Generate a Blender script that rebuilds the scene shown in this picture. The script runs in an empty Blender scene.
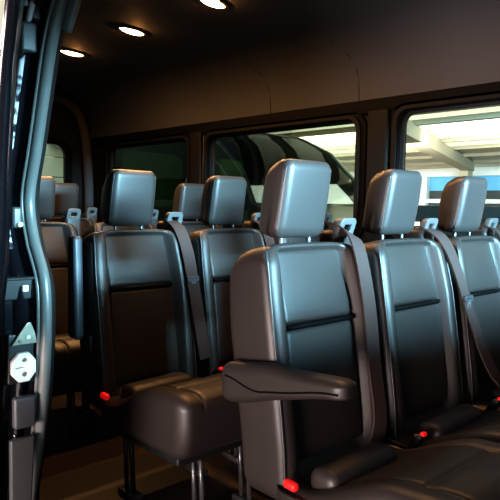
import bpy, bmesh, math, random
from mathutils import Vector, Matrix
random.seed(3)
S = bpy.context.scene
COL = S.collection
CZ = 0.98                       # eye height above the van floor

# ------------------------------------------------------------------ materials
def mat(name, base, rough=.5, metal=0., spec=.5, bump=None, var=None, coat=0.):
    m = bpy.data.materials.new(name); m.use_nodes = True
    nt = m.node_tree; b = nt.nodes['Principled BSDF']
    b.inputs['Base Color'].default_value = (*base, 1)
    b.inputs['Roughness'].default_value = rough
    b.inputs['Metallic'].default_value = metal
    b.inputs['Specular IOR Level'].default_value = spec
    b.inputs['Coat Weight'].default_value = coat
    tc = nt.nodes.new('ShaderNodeTexCoord')
    if var:
        sc, amt = var
        n = nt.nodes.new('ShaderNodeTexNoise'); n.inputs['Scale'].default_value = sc
        nt.links.new(tc.outputs['Object'], n.inputs['Vector'])
        r = nt.nodes.new('ShaderNodeMapRange'); r.inputs['To Min'].default_value = 1-amt; r.inputs['To Max'].default_value = 1+amt
        nt.links.new(n.outputs['Fac'], r.inputs['Value'])
        mx = nt.nodes.new('ShaderNodeVectorMath'); mx.operation = 'SCALE'
        mx.inputs[0].default_value = base
        nt.links.new(r.outputs['Result'], mx.inputs['Scale'])
        nt.links.new(mx.outputs['Vector'], b.inputs['Base Color'])
    if bump:
        sc, st = bump
        n = nt.nodes.new('ShaderNodeTexNoise'); n.inputs['Scale'].default_value = sc; n.inputs['Detail'].default_value = 4
        nt.links.new(tc.outputs['Object'], n.inputs['Vector'])
        bp = nt.nodes.new('ShaderNodeBump'); bp.inputs['Strength'].default_value = st; bp.inputs['Distance'].default_value = .002
        nt.links.new(n.outputs['Fac'], bp.inputs['Height']); nt.links.new(bp.outputs['Normal'], b.inputs['Normal'])
    return m

def emit(name, col, strength):
    m = bpy.data.materials.new(name); m.use_nodes = True
    nt = m.node_tree; b = nt.nodes['Principled BSDF']
    b.inputs['Base Color'].default_value = (*col, 1)
    b.inputs['Emission Color'].default_value = (*col, 1)
    b.inputs['Emission Strength'].default_value = strength
    return m

def glass(name, tint, refl=.08, rough=.0):
    m = bpy.data.materials.new(name); m.use_nodes = True
    nt = m.node_tree; nt.nodes.clear()
    o = nt.nodes.new('ShaderNodeOutputMaterial'); t = nt.nodes.new('ShaderNodeBsdfTransparent')
    g = nt.nodes.new('ShaderNodeBsdfGlossy'); g.inputs['Roughness'].default_value = rough
    t.inputs['Color'].default_value = (*tint, 1)
    f = nt.nodes.new('ShaderNodeFresnel'); f.inputs['IOR'].default_value = 1.45
    a = nt.nodes.new('ShaderNodeMath'); a.operation = 'MULTIPLY'; a.inputs[1].default_value = refl/.04
    a.use_clamp = True
    nt.links.new(f.outputs['Fac'], a.inputs[0])
    mx = nt.nodes.new('ShaderNodeMixShader')
    nt.links.new(a.outputs[0], mx.inputs['Fac']); nt.links.new(t.outputs[0], mx.inputs[1]); nt.links.new(g.outputs[0], mx.inputs[2])
    nt.links.new(mx.outputs[0], o.inputs['Surface'])
    return m

M = {}
M['leather'] = mat('seat_leather', (.025, .0195, .018), .47, spec=.48, bump=(260, .25), var=(9, .12))
M['leather_smooth'] = mat('headrest_leather', (.032, .028, .027), .44, spec=.6, bump=(260, .2), var=(9, .1))
M['piping'] = mat('seat_piping', (.035, .035, .036), .4, spec=.5)
M['belt'] = mat('belt_webbing', (.052, .035, .032), .8, spec=.08, bump=(700, .5))
M['plastic'] = mat('black_plastic', (.010, .010, .011), .42, var=(20, .1))
M['grey_plastic'] = mat('dark_grey_plastic', (.05, .05, .055), .42, var=(20, .1))
M['leg_steel'] = mat('leg_steel', (.10, .10, .10), .3, metal=.6)
M['arm_grey'] = mat('armrest_grey', (.035, .038, .045), .45, var=(10, .1))
M['silver'] = mat('belt_bezel_silver', (.085, .088, .09), .45, spec=.4)
M['chrome'] = mat('chrome', (.6, .6, .62), .22, metal=1)
M['red'] = emit('red_release', (.75, .012, .012), .45)  # plastic given a glow to brighten its red
M['seal'] = mat('grey_door_seal', (.10, .105, .10), .36, spec=.5, var=(14, .12))
M['paint'] = mat('black_van_paint', (.006, .006, .008), .14, spec=.6, coat=.5)
def glint_patches():  # black with pale noise patches, a glossy highlight painted into the colour
    m = mat('glint_edge', (.02, .02, .025), .22, spec=.8, coat=.5)
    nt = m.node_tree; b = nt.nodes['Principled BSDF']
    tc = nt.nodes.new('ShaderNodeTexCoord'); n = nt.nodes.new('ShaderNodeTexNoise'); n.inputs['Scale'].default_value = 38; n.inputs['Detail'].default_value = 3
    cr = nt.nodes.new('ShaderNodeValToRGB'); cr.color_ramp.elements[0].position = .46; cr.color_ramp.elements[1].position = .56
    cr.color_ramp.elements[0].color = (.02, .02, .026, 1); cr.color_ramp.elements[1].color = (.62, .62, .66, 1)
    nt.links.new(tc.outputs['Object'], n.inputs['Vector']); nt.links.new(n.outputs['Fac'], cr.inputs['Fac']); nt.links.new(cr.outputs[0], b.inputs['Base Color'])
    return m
M['glint_patches'] = glint_patches()
M['headliner'] = mat('grey_headliner', (.056, .055, .060), .8, spec=.2, bump=(400, .3), var=(3, .08))
M['trimblack'] = mat('black_trim', (.0025, .0025, .0025), .65, spec=.08)
M['pillar'] = mat('pillar_trim', (.006, .0055, .0055), .65, spec=.15, var=(8, .1))
M['panel'] = mat('side_trim_panel', (.010, .0095, .0095), .65, spec=.15, var=(6, .1))
M['steel'] = mat('zinc_steel', (.30, .28, .22), .4, metal=.6, var=(60, .3))
M['white'] = mat('white_plastic', (.62, .61, .57), .4)
M['greypanel'] = mat('sill_grey_panel', (.055, .054, .055), .45, var=(12, .12))
M['lens'] = emit('lamp_lens', (1., .70, .36), 26)
M['bezel'] = mat('lamp_bezel', (.03, .03, .03), .4)
M['concrete'] = mat('concrete_ground', (.24, .22, .20), .8, var=(2, .15))
M['cream'] = mat('cream_render', (.62, .54, .42), .8, var=(1.5, .08))
M['whitewall'] = mat('white_render', (.78, .78, .72), .8, var=(1, .06))
M['beige'] = mat('beige_steel', (.46, .40, .28), .6, var=(2, .08))
M['cladding'] = mat('dark_cladding', (.05, .055, .055), .6, var=(3, .2))
M['bluepanel'] = mat('blue_band', (.14, .46, .74), .5, var=(2, .1))
M['skylight'] = emit('translucent_roof_panel', (1., .93, .70), .82)  # glow stands in for daylight coming through the panels
M['vanpaint'] = mat('dark_green_van_paint', (.036, .046, .041), .35, spec=.5, var=(2, .2))
M['van_highlight'] = mat('van_highlight', (.16, .18, .16), .4)
M['rubber'] = mat('rubber', (.012, .012, .012), .7)
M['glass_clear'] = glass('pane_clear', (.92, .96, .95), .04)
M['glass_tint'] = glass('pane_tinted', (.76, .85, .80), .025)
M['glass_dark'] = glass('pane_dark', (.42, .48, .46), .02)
M['mirror_glass'] = glass('door_glass', (.05, .06, .06), .26)

def floor_mat():
    m = mat('brown_floor', (.07, .045, .03), .5)
    nt = m.node_tree; b = nt.nodes['Principled BSDF']
    tc = nt.nodes.new('ShaderNodeTexCoord'); mp = nt.nodes.new('ShaderNodeMapping')
    mp.inputs['Scale'].default_value = (1.2, 9, 1)
    n = nt.nodes.new('ShaderNodeTexNoise'); n.inputs['Scale'].default_value = 3; n.inputs['Detail'].default_value = 6
    w = nt.nodes.new('ShaderNodeTexWave'); w.bands_direction = 'Y'; w.inputs['Scale'].default_value = 1.2; w.inputs['Distortion'].default_value = 1.5
    cr = nt.nodes.new('ShaderNodeValToRGB')
    cr.color_ramp.elements[0].color = (.022, .013, .009, 1); cr.color_ramp.elements[1].color = (.042, .026, .017, 1)
    mx = nt.nodes.new('ShaderNodeMix'); mx.inputs[0].default_value = .35
    nt.links.new(tc.outputs['Object'], mp.inputs['Vector']); nt.links.new(mp.outputs[0], n.inputs['Vector']); nt.links.new(mp.outputs[0], w.inputs['Vector'])
    nt.links.new(n.outputs['Fac'], mx.inputs[2]); nt.links.new(w.outputs['Fac'], mx.inputs[3])
    nt.links.new(mx.outputs[0], cr.inputs['Fac']); nt.links.new(cr.outputs[0], b.inputs['Base Color'])
    return m
M['floor'] = floor_mat()

def hedge_mat():
    m = mat('hedge_leaves', (.08, .16, .03), .6, var=(14, .6))
    return m
M['hedge'] = hedge_mat()

# ------------------------------------------------------------------ mesh helpers
def link(name, me, m, parent=None, smooth=True):
    o = bpy.data.objects.new(name, me); COL.objects.link(o)
    if m is not None:
        me.materials.clear(); me.materials.append(m)
    if parent is not None: o.parent = parent
    if smooth: me.shade_smooth()
    return o

def from_bm(name, bm, m, parent=None, smooth=True, auto=None):
    me = bpy.data.meshes.new(name)
    bmesh.ops.recalc_face_normals(bm, faces=bm.faces[:])
    if auto:
        for e in bm.edges:
            e.smooth = not (len(e.link_faces) == 2 and e.calc_face_angle(0) > auto)
    bm.to_mesh(me); bm.free()
    return link(name, me, m, parent, smooth)

def axis_lines(h, r, n, extra=(), k=4):
    """sample coordinates along one axis of half length h, corner radius r"""
    out = []
    for i in range(k+1):
        t = math.tan(i/k*math.pi/4)
        out += [h-r+r*t, -(h-r)-r*t]
    for i in range(1, n):
        out.append(-(h-r) + 2*(h-r)*i/n)
    out += list(extra)
    out = sorted(out)
    res = [out[0]]
    for v in out[1:]:
        if v-res[-1] > 1e-5: res.append(v)
    return res

def rbox(size, r, n=(4, 4, 4), fn=None, extra=((), (), ()), bm=None, k=4, off=(0, 0, 0)):
    """rounded box centred on the origin; fn(x,y,z) moves each vertex"""
    bm = bm or bmesh.new()
    h = [s/2 for s in size]
    rr = r if isinstance(r, (tuple, list)) else (r, r, r)
    L = [axis_lines(h[i], rr[i], n[i], extra[i], k) for i in range(3)]
    cache = {}
    def vert(p):
        key = tuple(round(c, 6) for c in p)
        if key in cache: return cache[key]
        q = [max(-(h[i]-rr[i]), min(h[i]-rr[i], p[i])) for i in range(3)]
        d = [(p[i]-q[i])/rr[i] for i in range(3)]
        ln = math.sqrt(sum(c*c for c in d))
        w = [q[i]+rr[i]*d[i]/ln for i in range(3)] if ln > 1e-9 else list(p)
        w = [w[i]+off[i] for i in range(3)]
        if fn: w = fn(*w)
        cache[key] = bm.verts.new(w)
        return cache[key]
    for ax in range(3):
        a, b = (ax+1) % 3, (ax+2) % 3
        for sgn in (-1, 1):
            for i in range(len(L[a])-1):
                for j in range(len(L[b])-1):
                    f = []
                    for (ii, jj) in ((i, j), (i+1, j), (i+1, j+1), (i, j+1)):
                        p = [0, 0, 0]; p[ax] = sgn*h[ax]; p[a] = L[a][ii]; p[b] = L[b][jj]
                        f.append(vert(p))
                    f = list(dict.fromkeys(f))
                    if len(f) >= 3:
                        try: bm.faces.new(f)
                        except ValueError: pass
    return bm

def box(x0, x1, y0, y1, z0, z1, r=.004, bm=None, k=2, fn=None):
    s = (x1-x0, y1-y0, z1-z0)
    r = min(r, min(s)*.49)
    return rbox(s, r, (1, 1, 1), fn, bm=bm, k=k, off=((x0+x1)/2, (y0+y1)/2, (z0+z1)/2))

def sweep(path, prof, bm=None, closed=False, up=Vector((0, 0, 1)), cap=True):
    """sweep a list of 2-D profile points along a path"""
    bm = bm or bmesh.new()
    P = [Vector(p) for p in path]; n = len(P); rings = []
    for i, p in enumerate(P):
        a = P[(i-1) % n] if (closed or i > 0) else p
        b = P[(i+1) % n] if (closed or i < n-1) else p
        t = (b-a).normalized()
        u = up if not callable(up) else up(i)
        s = t.cross(u)
        if s.length < 1e-5: s = t.cross(Vector((1, 0, 0)))
        s.normalize(); w = s.cross(t).normalized()
        rings.append([bm.verts.new(p + s*x + w*y) for x, y in prof])
    m = len(prof)
    for i in range(n if closed else n-1):
        A, B = rings[i], rings[(i+1) % n]
        for j in range(m):
            bm.faces.new((A[j], A[(j+1) % m], B[(j+1) % m], B[j]))
    if cap and not closed:
        bm.faces.new(rings[0]); bm.faces.new(rings[-1][::-1])
    return bm

def circ(r, n=8): return [(r*math.cos(2*math.pi*i/n), r*math.sin(2*math.pi*i/n)) for i in range(n)]
def tube(path, r, bm=None, closed=False, n=8, up=Vector((0, 0, 1))): return sweep(path, circ(r, n), bm, closed, up)

def spline(pts, n=8):
    P = [Vector(p) for p in pts]; out = []
    for i in range(len(P)-1):
        p0 = P[max(i-1, 0)]; p1 = P[i]; p2 = P[i+1]; p3 = P[min(i+2, len(P)-1)]
        for k in range(n):
            t = k/n
            out.append(.5*((2*p1)+(p2-p0)*t+(2*p0-5*p1+4*p2-p3)*t*t+(3*p1-p0-3*p2+p3)*t**3))
    out.append(P[-1]); return out

def interp(tab, v):
    tab = sorted(tab)
    if v <= tab[0][0]: return tab[0][1]
    for (a, fa), (b, fb) in zip(tab, tab[1:]):
        if v <= b:
            t = (v-a)/(b-a); return fa+(fb-fa)*t
    return tab[-1][1]

def sstep(a, b, v):
    t = max(0, min(1, (v-a)/(b-a))); return t*t*(3-2*t)

def rrect(x0, x1, y0, y1, r, n=6):
    pts = []
    for cx, cy, a0 in ((x1-r, y0+r, -90), (x1-r, y1-r, 0), (x0+r, y1-r, 90), (x0+r, y0+r, 180)):
        for i in range(n+1):
            a = math.radians(a0+90*i/n); pts.append((cx+r*math.cos(a), cy+r*math.sin(a)))
    return pts

def plate(name, loops, depth, m, frame, parent=None, bevel=0.):
    """flat plate with holes: loops of 2-D points, first the outline; frame maps (u,v,w)->xyz"""
    cu = bpy.data.curves.new(name, 'CURVE'); cu.dimensions = '2D'; cu.fill_mode = 'BOTH'
    cu.extrude = depth/2; cu.bevel_depth = bevel; cu.bevel_resolution = 2
    for lp in loops:
        sp = cu.splines.new('POLY'); sp.points.add(len(lp)-1)
        for p, q in zip(sp.points, lp): p.co = (q[0], q[1], 0, 1)
        sp.use_cyclic_u = True
    t = bpy.data.objects.new('tmp', cu); COL.objects.link(t)
    dg = bpy.context.evaluated_depsgraph_get(); dg.update()
    me = bpy.data.meshes.new_from_object(t.evaluated_get(dg))
    bpy.data.objects.remove(t); bpy.data.curves.remove(cu)
    me.name = name
    for v in me.vertices: v.co = frame(*v.co)
    me.update()
    bm = bmesh.new(); bm.from_mesh(me); bpy.data.meshes.remove(me)
    bmesh.ops.remove_doubles(bm, verts=bm.verts[:], dist=1e-5)
    return from_bm(name, bm, m, parent, smooth=False)

def tag(o, label=None, cat=None, group=None, kind=None):
    if label: o['label'] = label
    if cat: o['category'] = cat
    if group: o['group'] = group
    if kind: o['kind'] = kind
    return o
def empty(name, loc=(0, 0, 0)):
    o = bpy.data.objects.new(name, None); COL.objects.link(o); o.location = loc; o.empty_display_size = .1
    return o
def struct(o, label=None):
    o['kind'] = 'structure'
    if label: o['label'] = label
    return o

# ------------------------------------------------------------------ the van's shell
YW = 2.38            # far (driver's) side wall
YD = 0.60            # near side wall, with the sliding-door opening
XR, XF = -4.42, 1.15
Z0 = .0
fx = lambda y: (lambda u, v, w: (u, y+w, v))          # plate in the XZ plane at depth y

struct(from_bm('floor', box(XR, XF, YD-.1, YW+.05, -.06, 0, .003), M['floor'], smooth=False))
# far wall with three window openings
WIN = [(-1.56, -.30, .86, 1.425), (-2.925, -1.785, .86, 1.41), (-4.13, -3.115, .86, 1.41)]
wl = plate('wall_left', [[(XR, 0), (XF, 0), (XF, 1.50), (XR, 1.50)]] + [rrect(a, b, c, d, .06) for a, b, c, d in WIN], .05, M['panel'], fx(YW+.025))
struct(wl)
# ceiling: headliner arch swept along the van
prof = [(YW, 1.485), (YW-.005, 1.56), (YW-.02, 1.63), (YW-.06, 1.70), (YW-.13, 1.765), (YW-.23, 1.805), (YW-.36, 1.825), (YW-.6, 1.832),
        (YD+.5, 1.832), (YD+.3, 1.82), (YD+.16, 1.785), (YD+.07, 1.73), (YD+.03, 1.66)]
bm = bmesh.new()
xs = [XR+i*(XF-XR)/24 for i in range(25)]
R = [[bm.verts.new((x, y, z)) for y, z in prof] for x in xs]
R2 = [[bm.verts.new((x, YD+.9+(y-YD-.9)*1.03, z+.03)) for y, z in prof] for x in xs]
for i in range(24):
    for j in range(len(prof)-1):
        bm.faces.new((R[i][j], R[i+1][j], R[i+1][j+1], R[i][j+1]))
        bm.faces.new((R2[i][j], R2[i][j+1], R2[i+1][j+1], R2[i+1][j]))
struct(from_bm('ceiling', bm, M['headliner']))
# black band between the window tops and the headliner
bm = box(XR, XF, YW-.018, YW+.002, 1.425, 1.492, .006)
struct(from_bm('trim_1', bm, M['trimblack']), 'black trim band above the far side windows')
# seams of the headliner panels
def seam(x, ztop, lean, name):
    path = []
    for i in range(len(prof)):
        y, z = prof[i]
        if z > ztop or i > 7: break
        path.append((x+lean*max(0, (z-1.6)/.2)**2, y-.001, z))
    struct(from_bm(name, tube(spline(path, 4), .0016, n=6), M['trimblack']))
seam(-1.79, 1.815, -.10, 'trim_2'); seam(-2.39, 1.80, -.10, 'trim_3'); seam(-.95, 1.815, -.1, 'trim_4')

# windows: stepped frame and pane
for i, (a, b, c, d) in enumerate(WIN):
    fr = plate('window_%d' % (i+1), [rrect(a-.05, b+.05, c-.05, d+.03, .085), rrect(a+.004, b-.004, c+.004, d-.004, .056)], .014, M['trimblack'], fx(YW-.008), bevel=.003)
    struct(fr)
    plate('frame_step', [rrect(a-.022, b+.022, c-.022, d+.016, .07), rrect(a-.002, b+.002, c-.002, d+.002, .06)], .012, M['pillar'], fx(YW-.02), parent=fr, bevel=.002)
    plate('seal', [rrect(a, b, c, d, .06), rrect(a+.013, b-.013, c+.013, d-.013, .05)], .016, M['rubber'], fx(YW+.028), parent=fr, bevel=.002)
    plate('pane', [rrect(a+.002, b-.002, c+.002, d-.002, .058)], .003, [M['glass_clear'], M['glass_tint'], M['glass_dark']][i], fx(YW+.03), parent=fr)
# pillar covers between the windows
for j, (a, b) in enumerate(((-1.715, -1.60), (-3.075, -2.97))):
    bm = rbox((b-a, .03, .62), .012, (1, 1, 4), off=((a+b)/2, YW-.022, 1.13))
    struct(from_bm('trim_%d' % (5+j), bm, M['pillar']), 'dark pillar cover between two far side windows')
# thin bright edge of the rear pillar cover
struct(from_bm('trim_7', tube([(-2.953, YW-.022, .88), (-2.953, YW-.022, 1.41)], .0035, n=6), M['silver']), 'thin light strip beside the pillar cover')

# rear end: two door windows in a plain wall with an arched surround
fxr = lambda x: (lambda u, v, w: (x+w, u, v))
RW = [(1.50, 2.17, .95, 1.43), (.74, 1.41, .95, 1.43)]
wr = plate('wall_rear', [[(YD-.06, 0), (YW+.04, 0), (YW+.04, 1.84), (YD-.06, 1.84)]] + [rrect(a, b, c, d, .09) for a, b, c, d in RW], .05, M['panel'], fxr(XR-.025))
struct(wr)
for i, (a, b, c, d) in enumerate(RW):
    fr = plate('window_%d' % (4+i), [rrect(a-.04, b+.04, c-.04, d+.04, .12), rrect(a+.004, b-.004, c+.004, d-.004, .09)], .014, M['trimblack'], fxr(XR+.008), bevel=.003)
    struct(fr)
    plate('pane', [rrect(a+.002, b-.002, c+.002, d-.002, .09)], .003, M['glass_tint'], fxr(XR-.03), parent=fr)
arch = [(2.32, .02), (2.335, .9), (2.33, 1.2), (2.31, 1.45), (2.275, 1.60), (2.22, 1.70), (2.13, 1.75), (1.95, 1.77), (1.2, 1.77), (.9, 1.755), (.76, 1.69), (.69, 1.55), (.66, 1.2), (.66, .02)]
path = [(XR+.05, y, z) for y, z in arch]
pr = [(x*.038, y*.036) for x, y in circ(1, 12)]
struct(from_bm('trim_8', sweep(spline(path, 5), pr, up=Vector((1, 0, 0))), M['headliner']), 'grey arched surround of the rear doors')

# added unseen baffle toward the cab, its slot shaping the windscreen light
wf = plate('light_baffle', [[(YD-.06, 0), (YW+.04, 0), (YW+.04, 1.84), (YD-.06, 1.84)], [(YD+.30, 1.10), (YD+.30, 1.34), (YD+.38, 1.40), (YW-.30, 1.40), (YW-.22, 1.34), (YW-.22, .96)]], .03, M['panel'], fxr(.30)); struct(wf)
# near side: wall behind the opening (inner skin + outer skin), opening edge, sill, header
OPEN = [(.0, -1.43), (.20, -1.425), (.26, -1.417), (.435, -1.362), (.56, -1.339), (.69, -1.327), (.80, -1.336), (.89, -1.39), (.985, -1.416), (1.10, -1.375), (1.21, -1.336),
        (1.336, -1.289), (1.41, -1.24), (1.5, -1.17), (1.60, -1.06), (1.66, -.93), (1.69, -.75), (1.70, -.4), (1.70, -.1), (1.68, .02), (1.6, .07), (1.4, .10), (.9, .10), (.3, .10), (.0, .10)]
def opening(off):
    # offset the opening outline by off (positive = larger opening)
    P = [Vector((x, 0, z)) for z, x in OPEN]
    P = spline(P, 6)
    out = []
    for i, p in enumerate(P):
        a = P[max(0, i-1)]; b = P[min(len(P)-1, i+1)]
        t = (b-a).normalized(); nrm = Vector((-t.z, 0, t.x))
        out.append(p + nrm*off)
    return out
op = opening(.035)
outer = [(XR, -.06), (XR, 1.78), (XF, 1.78), (XF, -.06)]
hole = [(p.x, p.z) for p in op]
# one outline walking round the opening (open at the bottom)
poly = [(XR, -.02)] + [(hole[0][0], -.02)] + hole + [(hole[-1][0], -.02), (XF, -.02), (XF, 1.74), (XR, 1.74)]
wrt = plate('wall_right', [poly], .02, M['panel'], fx(YD+.03)); struct(wrt)
skin = plate('wall_right_outside', [[(x-.03 if x < -.2 and z < 1.71 and x > -3 else x, z) for x, z in poly]], .015, M['paint'], fx(YD-.085)); struct(skin, 'black painted outer skin of the van')
# grey weatherstrip round the opening
sealpath = [Vector((p.x, YD, max(p.z, .0))) for p in opening(.0)]
pr = [(.0135*math.cos(a), .0135*math.sin(a)) for a in [2*math.pi*i/14 for i in range(14)]]
ws = from_bm('trim_9', sweep(sealpath, pr, up=Vector((0, 1, 0))), M['seal']); struct(ws, 'grey rubber weatherstrip round the sliding door opening')
# a second thinner lip
lip = [Vector((p.x, YD-.015, p.z)) for p in opening(.006)]
from_bm('lip', tube(lip, .005, up=Vector((0, 1, 0))), M['seal'], ws)
# short flap at the top of the seal
flap = [Vector((p.x, YD+.022, p.z)) for p in opening(-.004) if p.z > 1.36 and p.x < -.9]
pf = [(x*.026, y*.012) for x, y in circ(1, 10)]
from_bm('flap', sweep(flap, pf, up=Vector((0, 1, 0))), M['seal'], ws)

# door jamb: glossy black folded sheet behind the seal
jp = [(.010, -.022), (.030, -.026), (.034, -.034), (.022, -.040), (.016, -.050), (.022, -.058), (.034, -.064), (.036, -.080), (.05, -.092)]
bm = bmesh.new(); rows = []
for off, dy in jp:
    rows.append([bm.verts.new((p.x, YD+dy, p.z)) for p in opening(off)])
for A, B in zip(rows, rows[1:]):
    for i in range(len(A)-1): bm.faces.new((A[i], A[i+1], B[i+1], B[i]))
jamb = from_bm('trim_10', bm, M['paint'], auto=.6); struct(jamb, 'glossy black door jamb beside the weatherstrip')
def xopen(z):
    return interp([(a, b) for a, b in OPEN[:17]], z)
# ridge along the jamb
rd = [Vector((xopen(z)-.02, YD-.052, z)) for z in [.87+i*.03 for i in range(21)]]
from_bm('ridge', tube(rd, .0065, up=Vector((0, 1, 0))), M['glint_patches'], jamb)

# ------------------------------------------------------------------ latch gear on the jamb
def jam_part(name, bm, m, parent): return from_bm(name, bm, m, parent, auto=.7)
xj = -1.335
latch = empty('door_latch', (xj, .549, .604)); tag(latch, 'white figure-eight latch plate on the black door jamb, below the steel bracket', 'door latch')
def loc(root, f):
    l = root.location
    return lambda x, y, z: (x-l.x, y-l.y, z-l.z)
f0 = loc(latch, 0)
# plate: octagon-ish with two round holes
oct_ = [(math.cos(a)*.028, math.sin(a)*.034) for a in [math.pi/8+2*math.pi*i/8 for i in range(8)]]
notch = [(-.020, -.003), (.010, -.003), (.010, .003), (-.020, .003)]
def rr(cx, cy, r): return [(cx+r*math.cos(2*math.pi*i/12), cy+r*.8*math.sin(2*math.pi*i/12)) for i in range(12)]
plate('latch_plate', [oct_, rr(.002, .017, .0085), rr(.002, -.016, .0085), notch], .010, M['white'], lambda u, v, w: (w, u, v), latch, bevel=.002)
from_bm('bolt', rbox((.004, .012, .010), .002, (1, 1, 1), off=(-.003, .003, .018)), M['steel'], latch)
from_bm('bolt', rbox((.004, .012, .010), .002, (1, 1, 1), off=(-.003, .003, -.016)), M['steel'], latch)
from_bm('backing', rbox((.012, .062, .115), .004, (1, 1, 1), off=(-.014, .0, .018)), M['plastic'], latch)
# triangular steel bracket above
br = empty('steel_bracket', (xj, .553, .670)); tag(br, 'small triangular zinc bracket above the white latch plate', 'bracket')
tri = [(-.028, -.012), (.026, -.012), (.022, .010), (.012, .034), (.006, .034)]
plate('plate', [tri], .006, M['steel'], lambda u, v, w: (w, u, v), br, bevel=.0015)
from_bm('rivet', rbox((.008, .012, .010), .004, (1, 1, 1), off=(.004, .006, .002)), M['white'], br)
from_bm('rivet', rbox((.008, .010, .008), .004, (1, 1, 1), off=(.004, -.012, -.005)), M['steel'], br)
# hinge bracket with a round white bolt
hg = empty('door_roller_bracket', (-1.36, .553, .78)); tag(hg, 'dark horizontal bracket with one round white bolt on the door jamb', 'bracket')
from_bm('arm', rbox((.02, .10, .048), .005, (1, 1, 1), off=(0, -.018, 0)), M['rubber'], hg)
from_bm('lip', rbox((.026, .10, .006), .003, (1, 1, 1), off=(.004, -.018, .025)), M['rubber'], hg)
from_bm('bolt', rbox((.008, .015, .016), .0039, (2, 2, 2), off=(.012, .008, .002)), M['white'], hg)
# small bumper stop higher up
bp = empty('door_bumper', (-1.40, .562, .935)); tag(bp, 'small black bumper stop with a pale tip high on the jamb', 'bumper')
from_bm('base', rbox((.02, .024, .05), .007, (1, 1, 1), off=(0, 0, .008)), M['grey_plastic'], bp)
from_bm('tip', rbox((.02, .014, .012), .0055, (1, 1, 1), off=(.008, .004, -.008)), M['white'], bp)
# upper roller block
ub = empty('roller_block', (-1.29, .545, 1.33)); tag(ub, 'grey block clipped to the top of the black jamb', 'block')
from_bm('housing', rbox((.025, .034, .062), .006, (1, 1, 1)), M['greypanel'], ub)
from_bm('clip', rbox((.02, .03, .03), .006, (1, 1, 1), off=(0, .012, .055)), M['grey_plastic'], ub)
# sill cover panel
pc = empty('jamb_cover', (-1.345, .552, .47)); tag(pc, 'grey tapered plastic cover low on the door jamb', 'cover panel')
def taper(x, y, z):
    t = (z+.45)/.45
    return (x+.018*(1-t)*-1.2, y*(.62+.38*min(1, t))-.004*(1-t), z)
from_bm('lower_panel', rbox((.016, .060, .40), .006, (1, 2, 8), taper, off=(0, -.002, -.235)), M['greypanel'], pc)
from_bm('upper_cap', rbox((.022, .052, .075), .008, (1, 2, 2), off=(.006, 0, .028)), M['grey_plastic'], pc)
from_bm('screw', rbox((.006, .007, .006), .0029, (1, 1, 1), off=(.012, -.024, -.02)), M['chrome'], pc)

# ------------------------------------------------------------------ the slid-back door
sd = empty('sliding_door', (-1.02, .40, .0)); tag(sd, 'black sliding door slid back along the outside of the van', 'door')
dx0 = -1.85
LEAD = [(.02, -.38), (.60, -.30), (.72, -.15), (.85, -.105), (.946, -.095), (1.02, -.092), (1.125, -.075), (1.228, -.058), (1.276, -.040), (1.323, -.026), (1.45, .01), (1.62, .06), (1.70, .06)]
def lead(z): return interp(LEAD, z)
shell = [(dx0, .02), (dx0, 1.70)] + [(lead(z), z) for z in [1.70-i*.06 for i in range(29)]]
gl = [(dx0+.12, .80), (dx0+.12, 1.60)] + [(lead(z)-.007, z) for z in [1.60-i*.05 for i in range(17)]]
plate('door_shell', [shell, gl], .03, M['paint'], lambda u, v, w: (u, w+.022, v), sd)
plate('door_glass', [[(dx0+.11, .79), (dx0+.11, 1.61)] + [(lead(z)-.003, z) for z in [1.61-i*.055 for i in range(16)]]], .004, M['mirror_glass'], lambda u, v, w: (u, w+.008, v), sd)
sc = empty('jamb_screws', (-1.26, .54, 1.36))
bpy.data.objects.remove(sc)
for z in (1.395, 1.325):
    x = xopen(z)-.05
    from_bm('screw', rbox((.010, .010, .012), .0045, (1, 1, 1), off=(x+.03, YD-.066, z)), M['white'], jamb)

# ------------------------------------------------------------------ seats
FRONT = [(.28, .132), (.41, .122), (.574, .098), (.713, .075), (.80, .055), (.886, .035)]
BACK = [(.26, -.03), (.436, -.048), (.537, -.067), (.662, -.09), (.816, -.105), (.886, -.10)]
HW = .200
def recess(y): return 1-sstep(.122, .160, abs(y))
def back_mesh():
    zc, hz = (.27+.888)/2, (.888-.27)/2
    def fn(x, y, z):
        f, b = interp(FRONT, z), interp(BACK, z)
        t = (x/.17)+.5
        xx = b+(f-b)*t
        if t > .5:
            w = sstep(.5, .95, t)
            xx -= w*.040*recess(y)*sstep(.30, .36, z)*(1-sstep(.86, .885, z)*.8)
        yy = y*(1-.06*sstep(.70, .89, z)-.05*(1-sstep(.28, .5, z))*.4)
        zz = z - .018*(y/HW)**4*sstep(.8, .888, z) - .040*max(0, .75-t)**2*1.6*sstep(.78, .888, z)
        return (xx, yy, zz)
    return rbox((.17, 2*HW, 2*hz), (.030, .030, .045), (3, 22, 20), fn, off=(0, 0, zc),
                extra=((), (-.122, -.13, -.14, -.15, -.16, .122, .13, .14, .15, .16), ()))
def pad_mesh(z0, z1, hw=.132, th=.030, proud=-.006):
    def fn(x, y, z):
        f = interp(FRONT, z)
        t = x/th+.5
        bulge = .007*(1-(y/hw)**2)*(1-((z-(z0+z1)/2)/((z1-z0)/2))**2)
        return (f-.034+proud+t*(th-.006) + (bulge if t > .5 else 0)-.004-.016*sstep(.70, .87, z), -.006+y*(1+.05*sstep(.75, .4, z)), z)
    return rbox((th, 2*hw, z1-z0), (.012, .012, .014), (1, 8, 8), fn, off=(0, 0, (z0+z1)/2))
def side_piping(sy):
    path = []
    for i in range(21):
        z = .30+(.878-.30)*i/20
        path.append((interp(FRONT, z)-.006, sy*(HW-.006)*(1-.06*sstep(.70, .89, z)), z-.006*sstep(.8, .88, z)))
    return tube(path, .0032, n=6, up=Vector((0, 1, 0)))
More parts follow.
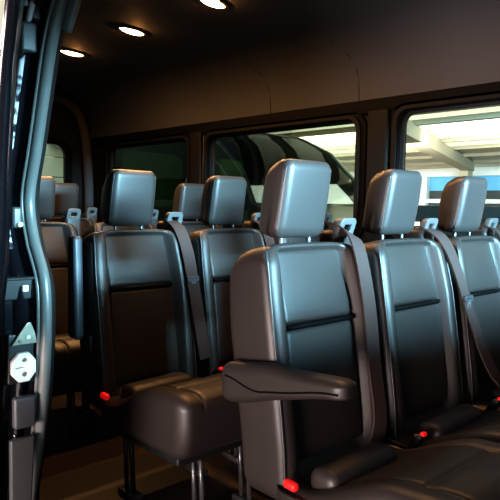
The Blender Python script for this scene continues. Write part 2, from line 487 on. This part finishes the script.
def cushion_mesh():
    def fn(x, y, z):
        top = sstep(.32, .42, z)
        zz = z - top*.100*(1-sstep(.15, .42, x)) + top*(.008*math.exp(-((x-.53)/.08)**2) - .010*math.exp(-((x-.35)/.1)**2)*(1-(y/.21)**2))
        g = math.exp(-((x-.455)/.006)**2)*(1 if abs(y) < .14 else 0) + math.exp(-((abs(y)-.14)/.005)**2)
        zz -= top*.009*g
        low = 1-sstep(.24, .34, z)
        xx = x - low*.025*sstep(.4, .6, x)
        yy = y*(1-.03*low) + (0 if abs(y) < .19 else math.copysign(.004*math.sin((x-.1)/.5*math.pi), y))
        return (xx, yy, zz - .02*(1-sstep(.2, .5, x))*low*0)
    return rbox((.50, .424, .188), (.055, .034, .038), (16, 12, 3), fn, off=(.340, 0, .338),
                extra=((.089, .094, .1, .106, .111), (-.15, -.145, -.14, -.135, -.13, .13, .135, .14, .145, .15), ()), k=5)
def roll_mesh():
    def fn(x, y, z):
        return (x, y, z + .006*math.cos(y/.19*1.4))
    return rbox((.085, .26, .066), (.030, .022, .028), (2, 6, 1), fn, off=(.205, -.035, .347))
def head_mesh():
    def fn(x, y, z):
        t = (z-1.0)/.1
        bk = max(0, (-.030-x)/.080)
        zz = z - .032*bk*bk*sstep(1.0, 1.1, z) + .012*bk*bk*(1-sstep(.90, .96, z))
        yy = y*(1+.012*(1-t)*.6 - .03*sstep(.3, 1, t))*(1-.16*bk*bk)
        xx = x + .016*t
        if x < -.05: xx += -.004*t + .008*(y/.09)**2
        else: xx += -.004*(y/.09)**2 + .004*(1-t*t)
        return (xx, yy, zz)
    return rbox((.112, .184, .204), (.020, .024, .030), (6, 8, 8), fn, off=(-.056, 0, 1.001), k=5)
def head_seam(sy):
    path = []
    for i in range(17):
        z = .912+.172*i/16; t = (z-1.0)/.1
        path.append((-.0125+.016*t, sy*.0890*(1+.012*(1-t)*.6-.03*sstep(.3, 1, t)), z))
    return tube(path, .0022, n=6, up=Vector((1, 0, 0)))
def ribbon(pts, w=.054, th=.0022, side=None):
    P = spline(pts, 8)
    return sweep(P, [(-w/2, -th), (w/2, -th), (w/2, th), (-w/2, th)], up=(lambda i: side) if side else Vector((1, 0, .2)))

DATA = {}
def cached(key, fn):
    """several seats share one mesh"""
    if key not in DATA: DATA[key] = fn()
    return DATA[key]
def part(name, key, bmf, m, parent, auto=None):
    me = DATA.get(key)
    if me is None:
        o = from_bm(name, bmf(), m, parent, auto=auto); DATA[key] = o.data
        return o
    o = bpy.data.objects.new(name, me); COL.objects.link(o); o.parent = parent
    return o

def guide_mesh(parent):
    me = DATA.get('guide')
    if me is None:
        o = plate('belt_guide', [rrect(-.032, .032, -.030, .026, .014), rrect(-.019, .019, -.012, .014, .006)], .018, M['silver'],
                  lambda u, v, w: (-.030+w+.35*v, .192+u, .922+v), parent, bevel=.004)
        DATA['guide'] = o.data; return o
    o = bpy.data.objects.new('belt_guide', me); COL.objects.link(o); o.parent = parent; return o

PIT, ROW, Y0, X0 = .46, .8362, 1.1946, -1.0528
def seat(r, s, label, group, arm=None, belt=None, full=True, dy=0.):
    root = empty('passenger_seat', (X0-ROW*r, Y0+PIT*s+dy, 0)); tag(root, label, 'seat', group)
    b = part('backrest', 'back', back_mesh, M['leather'], root)
    part('upper_pad', 'up', lambda: pad_mesh(.690, .872), M['leather'], b)
    part('lower_pad', 'lp', lambda: pad_mesh(.36, .678, .130), M['leather'], b)
    part('crease_shade', 'cr', lambda: tube([(interp(FRONT, .684)-.021, y, .684) for y in (-.134, -.06, 0, .06, .122)], .0080, n=8), M['trimblack'], b)  # black tube laid in to paint the shade between the pads
    part('piping', 'pl', lambda: side_piping(-1), M['piping'], b); part('piping', 'prr', lambda: side_piping(1), M['piping'], b)
    h = part('headrest', 'head', head_mesh, M['leather_smooth'], root)
    part('piping', 'hp', lambda: head_seam(-1), M['piping'], h); part('piping', 'hq', lambda: head_seam(1), M['piping'], h)
    for sy in (-1, 1):
        part('post', 'post%d' % sy, lambda sy=sy: tube([(-.045, sy*.055, .84), (-.045, sy*.055, .93)], .007, n=10, up=Vector((1, 0, 0))), M['leg_steel'], h)
    c = part('seat_cushion', 'cush', cushion_mesh, M['leather'], root)
    part('rear_roll', 'roll', roll_mesh, M['leather'], c)
    part('seat_frame', 'frame', lambda: box(.10, .52, -.18, .18, .215, .262, .01), M['plastic'], root)
    for i, (lx, ly) in enumerate(((.49, -.075), (.49, .12), (.20, -.14), (.20, .14))):
        def lf(lx=lx, ly=ly):
            bm = tube([(lx, ly, .25), (lx+.02, ly, .02)], .009, n=10, up=Vector((0, 1, 0)))
            tube([(lx-.035, ly, .23), (lx-.02, ly, .02)], .008, bm, n=10, up=Vector((0, 1, 0)))
            box(lx-.05, lx+.05, ly-.02, ly+.02, 0, .022, .006, bm)
            return bm
        part('leg', 'leg%d' % i, lf, M['leg_steel'], root)
    # belt tower on the left shoulder of the sitter, bezel and webbing
    part('belt_tower', 'tower', lambda: rbox((.075, .085, .20), .018, (1, 1, 2), lambda x, y, z: (x-.25*(z-.84)*0, y, z), off=(-.062, .196, .815)), M['leather'], root)
    g = guide_mesh(root); tag(g, 'silver grey belt bezel')
    if belt:
        pts, tong = belt
        bl = from_bm('seat_belt', ribbon(pts), M['belt'], root, smooth=False)
        if tong is not None:
            p = Vector(tong)
            t = plate('belt_tongue', [rrect(-.026, .026, -.006, .010, .005), rrect(-.021, .021, .0005, .0055, .002)], .008, M['grey_plastic'], lambda u, v, w: (p.x+w, p.y+u, p.z+v), bl, bevel=.0015)
            plate('tongue_blade', [rrect(-.011, .011, -.042, -.004, .004), rrect(-.006, .006, -.034, -.018, .002)], .004, M['silver'], lambda u, v, w: (p.x+w+.002, p.y+u+.003, p.z+v), bl)
    bk = part('buckle', 'buckle', lambda: rbox((.030, .032, .09), .010, (1, 1, 1), lambda x, y, z: (x+.5*(z-.33), y, z), off=(.20, .226, .335)), M['plastic'], root)
    rb = part('release_button', 'button', lambda: rbox((.014, .020, .012), .005, (1, 1, 1), off=(.232, .226, .380)), M['red'], bk)
    rb['label'] = 'red belt release button'
    if s == 0: lv = part('recline_lever', 'lever', lambda: rbox((.038, .020, .020), .008, (2, 1, 1), lambda x, y, z: (x, y, z-.05*(x-.14)), off=(.155, -.210, .348)), M['red'], root)
    if s == 0: lv['label'] = 'red lever on the side of the seat'
    if arm == 'down':
        def fn(x, y, z):
            # x runs along the arm
            t = (x+.05)/.37
            zc = .548+.036*sstep(0, .6, t)+.022*sstep(.5, 1, t)
            hh = .047-.028*sstep(.12, 1, t)
            zz = zc+(z/.05)*hh
            if z > 0: zz += .005*math.cos((y+.218)/.03*1.2)
            return (x, y, zz)
        a = from_bm('armrest', rbox((.385, .064, .10), (.032, .022, .030), (14, 3, 2), fn, off=(.135, -.222, 0), k=5), M['leather'], root)
        path = []
        for i in range(18):
            x = -.03+.345*i/17; t = (x+.05)/.37
            zc = .548+.036*sstep(0, .6, t)+.022*sstep(.5, 1, t); hh = .047-.028*sstep(.12, 1, t)
            path.append((x, -.2545, zc+hh*(.45-.85*sstep(.05, .40, t)+.30*sstep(.5, 1, t))))
        from_bm('seam', tube(path, .0022, n=6, up=Vector((0, 1, 0))), M['trimblack'], a)
        from_bm('pivot_cover', rbox((.075, .030, .085), .012, (2, 1, 2), off=(-.015, -.198, .548)), M['plastic'], a)
    if arm == 'up':
        def fn(x, y, z):
            t = (z-.50)/.37
            return (x*(1-.25*sstep(.1, 1, t))-.01*t, y, z)
        a = from_bm('armrest', rbox((.070, .034, .355), (.014, .012, .018), (3, 2, 8), fn, off=(-.01, -.228, .690)), M['arm_grey'], root)
        a['label'] = 'armrest folded upright'
        from_bm('pivot_cover', rbox((.06, .026, .06), .012, (2, 1, 2), off=(.02, -.198, .50)), M['plastic'], a)
    return root

g2, g3, g4 = 'seats of the nearest row', 'seats of the second row', 'seats of the third row'
ST = [(-.040, .185, .925), (-.028, .180, .918)]
b20 = ST+[(.040, .162, .885), (.094, .148, .74), (.130, .138, .56), (.158, .130, .44), (.162, .116, .38), (.155, .10, .335)]
b21 = ST+[(.030, .185, .885), (.065, .215, .80), (.105, .255, .64), (.145, .290, .50), (.180, .300, .43), (.21, .295, .40)]
b22 = ST+[(.030, .178, .885), (.085, .185, .74), (.125, .19, .56), (.15, .19, .40)]
b30 = ST+[(.030, .180, .885), (.070, .188, .80), (.098, .200, .66), (.125, .215, .50), (.14, .225, .40)]
seat(0, 0, 'nearest black leather seat, aisle side, with its padded armrest lowered', g2, 'down', (b20, None))
seat(0, 1, 'middle black leather seat of the nearest row, between armrest seat and window seat', g2, None, (b21, (.100, .243, .685)))
seat(0, 2, 'black leather seat of the nearest row beside the bright window', g2, None, (b22, None))
seat(1, 0, 'black leather aisle seat behind the armrest seat, armrest folded upright', g3, 'up', (b30, (.092, .197, .70)))
seat(1, 1, 'middle black leather seat of the second row, headrest left of the large one', g3, None, (b22, None))
seat(1, 2, 'second-row window seat mostly hidden behind the nearest headrest', g3, None, (b22, None))
seat(2, 0, 'third-row aisle seat at the left, next to the grey door seal', g4, None, None)
seat(2, 1, 'third-row middle seat hidden behind the second-row aisle seat', g4, None, None)
seat(2, 2, 'third-row window seat, small headrest before the rearmost side window', g4, None, None)
seat(3, 1, 'rearmost seat in front of the back door window', 'seats of the last row', None, None, dy=.09)

# ------------------------------------------------------------------ ceiling lights
def ceiling_light(x, y, z, label):
    root = empty('ceiling_light', (x, y, z)); tag(root, label, 'ceiling light', 'ceiling lights along the van roof')
    plate('bezel', [[(.042*math.cos(a), .092*math.sin(a)) for a in [2*math.pi*i/28 for i in range(28)]],
                    [(.030*math.cos(a), .078*math.sin(a)) for a in [2*math.pi*i/28 for i in range(28)]]], .008, M['bezel'], lambda u, v, w: (u, v, w-.005), root, bevel=.002)
    bm = bmesh.new(); bmesh.ops.create_uvsphere(bm, u_segments=20, v_segments=10, radius=1)
    for v in bm.verts: v.co = Vector((v.co.x*.029, v.co.y*.076, v.co.z*.014-.006))
    from_bm('lens', bm, M['lens'], root)
    l = bpy.data.lights.new('lamp', 'AREA'); l.shape = 'ELLIPSE'; l.size = .05; l.size_y = .14; l.energy = 10; l.color = (1, .52, .20)
    lo = bpy.data.objects.new('lamp', l); COL.objects.link(lo); lo.location = (x, y, z-.03)
    root.rotation_euler.z = math.radians(11)
    p = bpy.data.lights.new('lamp_spill', 'POINT'); p.shadow_soft_size = .004; p.energy = .6; p.color = (1, .42, .12)
    po = bpy.data.objects.new('lamp_spill', p); COL.objects.link(po); po.location = (x+.01, y+.02, z-.030)
LZ = 1.832
ceiling_light(-2.0, 1.635, LZ, 'nearest ceiling lamp, cut by the top edge of the picture')
ceiling_light(-2.61, 1.626, LZ, 'middle one of the three glowing ceiling lamps')
ceiling_light(-3.234, 1.624, LZ, 'farthest glowing ceiling lamp, next to the door seal')
for x in (-1.38, -.76):       # the row goes on toward the front, above the frame
    l = bpy.data.lights.new('lamp', 'AREA'); l.shape = 'ELLIPSE'; l.size = .05; l.size_y = .14; l.energy = 1.5 if x > -1 else 7; l.color = (1, .52, .20)
    lo = bpy.data.objects.new('lamp', l); COL.objects.link(lo); lo.location = (x, 1.63, LZ-.03)

# ------------------------------------------------------------------ outside
GZ = -.72
bm = box(-40, 30, -30, 40, GZ-.1, GZ, .01); struct(from_bm('ground', bm, M['concrete'], smooth=False))
# service canopy beyond the far side
cn = empty('service_canopy', (-5, 8.5, GZ)); tag(cn, 'beige steel canopy roof with bright translucent strips beyond the window', 'canopy')
def cw(x, y, z): return (x+5, y-8.5, z-GZ)
ZC = CZ+1.0
ys = [4.9, 5.55, 6.3, 7.15, 8.1, 9.2, 10.5, 12.0]
bm = box(-15, 4, 4.7, 12.2, ZC+.06, ZC+.10, .01); bmesh.ops.translate(bm, verts=bm.verts[:], vec=Vector((5, -8.5, -GZ)))
from_bm('roof_sheet', bm, M['beige'], cn, smooth=False)
for i, y in enumerate(ys[:-1]):
    bm = box(-15, 4, y+.12, ys[i+1]-.12, ZC+.03, ZC+.05, .005); bmesh.ops.translate(bm, verts=bm.verts[:], vec=Vector((5, -8.5, -GZ)))
    from_bm('roof_light', bm, M['skylight'] if i < 5 else M['beige'], cn, smooth=False)
for y in ys:
    bm = box(-15, 4, y-.05, y+.05, ZC-.02, ZC+.06, .01); bmesh.ops.translate(bm, verts=bm.verts[:], vec=Vector((5, -8.5, -GZ)))
    from_bm('purlin', bm, M['beige'], cn, smooth=False)
for (xa, ya, xb, yb) in ((-3.50, 4.9, -6.15, 12.0), (-9.2, 4.9, -11.4, 12.0), (1.2, 4.9, -1.0, 12.0)):
    d = Vector((xb-xa, yb-ya, 0)); L = d.length
    bm = box(-.12, .12, 0, L, -.18, 0, .01)
    bmesh.ops.rotate(bm, verts=bm.verts[:], cent=(0, 0, 0), matrix=Matrix.Rotation(math.atan2(d.y, d.x)-math.pi/2, 3, 'Z'))
    bmesh.ops.translate(bm, verts=bm.verts[:], vec=Vector((xa+5, ya-8.5, ZC-GZ)))
    from_bm('beam', bm, M['beige'], cn, smooth=False)
for (xp, yp) in ((-6.15, 11.9), (-11.4, 11.9), (-1.0, 11.9), (-13, 5.2), (2.5, 5.2)):
    bm = box(xp-.1, xp+.1, yp-.1, yp+.1, GZ, ZC, .01); bmesh.ops.translate(bm, verts=bm.verts[:], vec=Vector((5, -8.5, -GZ)))
    from_bm('post', bm, M['beige'], cn, smooth=False)
# building behind the canopy: beige wall with a long blue-lit band of glazing in a white frame
bd = empty('showroom', (-5, 12.5, GZ)); tag(bd, 'pale building with a white framed blue glass band beyond the canopy', 'building')
def bbox(name, x0, x1, y0, y1, z0, z1, m, p=None):
    bm = box(x0, x1, y0, y1, z0, z1, .01); bmesh.ops.translate(bm, verts=bm.verts[:], vec=Vector((5, -12.5, -GZ)))
    return from_bm(name, bm, m, p or bd, smooth=False)
k = 12.3/8
rz = lambda v: CZ+v*k
bbox('wall', -20, 8, 12.4, 12.8, rz(.60), 3.6, M['beige'])
bbox('wall', -20, -4.86*k, 12.4, 12.8, GZ, rz(.60), M['whitewall'])
bbox('window_frame', -4.86*k, 8, 12.3, 12.5, rz(.48), rz(.60), M['whitewall'])
bbox('window_frame', -4.86*k, -4.74*k, 12.3, 12.5, GZ, rz(.48), M['whitewall'])
bbox('blue_pane', -4.74*k, 8, 12.42, 12.5, rz(.28), rz(.48), M['bluepanel'])
bbox('grey_pane', -4.74*k, 8, 12.42, 12.5, rz(.16), rz(.28), M['cladding'])
bbox('window_sill', -4.74*k, 8, 12.3, 12.5, rz(.10), rz(.16), M['whitewall'])
bbox('plinth', -4.74*k, 8, 12.4, 12.5, GZ, rz(.10), M['cladding'])
# low slatted wall
fb = empty('slatted_fence', (-2.5, 6.2, GZ)); tag(fb, 'low dark slatted fence below the blue glass band', 'fence')
for i in range(7):
    bm = box(-2.2, 5.5, -.03, .03, .12+i*.24, .12+i*.24+.19, .01)
    from_bm('slat', bm, M['cladding'], fb, smooth=False)
for x in (-2.2, .3, 2.8, 5.4):
    from_bm('post', box(x-.05, x+.05, .0, .1, 0, 1.72, .01), M['cladding'], fb, smooth=False)

# neighbouring van, parked alongside
nv = empty('parked_van', (-5.5, 4.9, GZ)); tag(nv, 'dark green van parked alongside, seen through the middle side window', 'van')
NX, NY = 5.5, 4.9
sil = [(-8.05, -1.30), (-8.05, .45), (-7.98, .75), (-7.8, .88), (-7.2, .93), (-6.4, .94), (-5.7, .94), (-5.45, .92), (-5.25, .87), (-4.78, .66), (-4.39, .33), (-4.22, .02), (-3.9, -.12), (-3.1, -.30), (-2.95, -.5), (-2.9, -1.30)]
sil = [(x+NX, z+CZ-GZ) for x, z in sil]
wins = [[(-6.35, .30), (-4.64, .30), (-4.47, .16), (-4.34, .04), (-6.35, .04)], rrect(-7.75, -6.55, .0, .46, .07)]
wins = [[(x+NX, z+CZ-GZ) for x, z in w] for w in wins]
for y in (4.0, 5.8):
    plate('body_side', [sil]+[w for w in wins], .05, M['vanpaint'], lambda u, v, w, y=y: (u, y-NY+w, v), nv, bevel=.01)
# roof and nose skin across
bm = bmesh.new(); rows = []
for x, z in sil:
    rows.append([bm.verts.new((x, y-NY, z)) for y in (4.02, 4.4, 4.9, 5.4, 5.78)])
for i in range(len(rows)-1):
    if i in (8, 9, 10): continue
    for j in range(4): bm.faces.new((rows[i][j], rows[i+1][j], rows[i+1][j+1], rows[i][j+1]))
from_bm('body_skin', bm, M['vanpaint'], nv)
bm = bmesh.new(); q = []
for i in (8, 9, 10, 11):
    x, z = sil[i]; q.append([bm.verts.new((x-.01, y-NY, z)) for y in (4.05, 4.9, 5.75)])
for i in range(3):
    for j in range(2): bm.faces.new((q[i][j], q[i+1][j], q[i+1][j+1], q[i][j+1]))
from_bm('windscreen', bm, M['glass_clear'], nv)
# roof-edge and pillar mouldings, kept pale to paint in highlight lines
for off, dz in ((0, 0), (.13, -.10)):
    from_bm('highlight_moulding', tube(spline([(x-off, -.93, z+dz) for x, z in sil[5:12]], 4), .012, n=6, up=Vector((0, 1, 0))), M['van_highlight'], nv)
for x in (-7.3, -3.9):
    for y in (-.86, .86):
        w = from_bm('wheel', rbox((.70, .22, .70), (.02, .04, .02), (2, 1, 2), lambda X, Y, Z: (X, Y, Z)), M['rubber'], nv)
        bm = bmesh.new(); bmesh.ops.create_cone(bm, cap_ends=True, segments=28, radius1=.35, radius2=.35, depth=.22)
        bmesh.ops.rotate(bm, verts=bm.verts[:], cent=(0, 0, 0), matrix=Matrix.Rotation(math.pi/2, 3, 'X'))
        bm.to_mesh(w.data); bm.free(); w.location = (x+NX, y, .35)

# something pale behind the van's tail
tl = empty('garage_wall', (-10.4, 4.5, GZ)); tag(tl, 'grey green wall with horizontal ribs behind the back door window', 'wall')
M['garage'] = mat('garage_panel', (.30, .31, .26), .7, var=(2, .1))
for i in range(9):
    from_bm('rib', box(-.05, .05, -3.5, 1.3, i*.36, i*.36+.345, .012), M['garage'], tl, smooth=False)
# cream house and hedge, added out of view for the door glass to reflect
hs = empty('cream_house', (-14, -6, GZ)); tag(hs, 'cream rendered house front mirrored at the left edge in the door glass', 'building')
from_bm('wall', box(-.2, .2, -7, 4.8, 0, 10, .02), M['cream'], hs, smooth=False)
from_bm('roof', box(-.6, .6, -7.3, 5.1, 10, 10.2, .02), M['cladding'], hs, smooth=False)
hd = bmesh.new()
random.seed(5)
for i in range(5000):
    p = Vector((random.uniform(-.48, .46), random.uniform(-6, 3.8), random.uniform(0, 4.0)))
    a = Vector((random.uniform(-1, 1), random.uniform(-1, 1), random.uniform(-.5, 1))).normalized()*.10
    b = a.cross(Vector((random.uniform(-1, 1), random.uniform(-1, 1), 1))).normalized()*.06
    vs = [hd.verts.new(p+c) for c in (a, b, -a, -b)]
    hd.faces.new(vs)
for v in box(-.4, .4, -6, 3.8, 0, 3.9, .1, hd).verts: pass
h = from_bm('hedge', hd, M['hedge'], smooth=False); h.location = (-12.6, -6, GZ); tag(h, 'clipped green hedge in front of the cream house', 'hedge')

# ------------------------------------------------------------------ light
w = bpy.data.worlds.new('sky'); S.world = w; w.use_nodes = True
nt = w.node_tree; bg = nt.nodes['Background']
tc = nt.nodes.new('ShaderNodeTexCoord'); sp = nt.nodes.new('ShaderNodeSeparateXYZ'); cr = nt.nodes.new('ShaderNodeValToRGB')
cr.color_ramp.elements[0].position = .46; cr.color_ramp.elements[0].color = (.25, .22, .20, 1)
cr.color_ramp.elements[1].position = .62; cr.color_ramp.elements[1].color = (.72, .82, 1, 1)
mr = nt.nodes.new('ShaderNodeMapRange'); mr.inputs['From Min'].default_value = -1
nt.links.new(tc.outputs['Generated'], sp.inputs[0]); nt.links.new(sp.outputs['Z'], mr.inputs['Value']); nt.links.new(mr.outputs[0], cr.inputs['Fac'])
nt.links.new(cr.outputs['Color'], bg.inputs['Color']); bg.inputs['Strength'].default_value = .2

def area(name, loc, target, sx, sy, e, col):
    l = bpy.data.lights.new(name, 'AREA'); l.shape = 'RECTANGLE'; l.size = sx; l.size_y = sy; l.energy = e; l.color = col
    o = bpy.data.objects.new(name, l); COL.objects.link(o); o.location = loc
    o.rotation_euler = (Vector(target)-Vector(loc)).to_track_quat('-Z', 'Y').to_euler(); return o
area('windscreen_daylight', (2.5, 1.5, 1.55), (-1.1, 1.6, .85), 1.2, .27, 1000, (.38, .78, 1))
area('windscreen_daylight', (2.5, 1.5, 1.80), (-2.7, 1.6, 1.0), 1.2, .18, 420, (.38, .78, 1))  # second strip added to brighten the rear headrests
area('doorway_daylight', (-.25, -2.4, .42), (-1.1, 1.0, .62), 1.2, .9, 230, (1, .83, .79))
area('yard_daylight', (-7, 6.6, 1.6), (-7, 12.4, 1.4), 18, .8, 720, (1, .98, .92))  # added lamp standing in for sun on the far building
area('tail_daylight', (-6.2, 3.0, 3.6), (-9.5, 3.5, 1.0), 3, 2, 320, (.95, 1, .92))
area('street_daylight', (-8.5, -5.5, 7), (-13, -6, 1.5), 5, 4, 480, (1, .97, .88))  # added lamp brightening the house for its reflection

# ------------------------------------------------------------------ camera
f, yaw, pit, rol = 601.0, .8173, -.0727, .0197
d = Vector((-math.sin(yaw)*math.cos(pit), math.cos(yaw)*math.cos(pit), math.sin(pit)))
r = Vector((math.cos(yaw), math.sin(yaw), 0)); u = r.cross(d)
r2 = r*math.cos(rol)+u*math.sin(rol); u2 = -r*math.sin(rol)+u*math.cos(rol)
cam = bpy.data.cameras.new('camera'); co = bpy.data.objects.new('camera', cam); COL.objects.link(co)
cam.sensor_width = 36; cam.sensor_fit = 'HORIZONTAL'; cam.lens = f/500*36; cam.clip_start = .02; cam.clip_end = 200
mw = Matrix((r2, u2, -d)).transposed().to_4x4(); mw.translation = (0, 0, CZ)
co.matrix_world = mw
S.camera = co
S.view_settings.view_transform = 'Standard'; S.view_settings.look = 'Medium High Contrast'
S.view_settings.exposure = 0
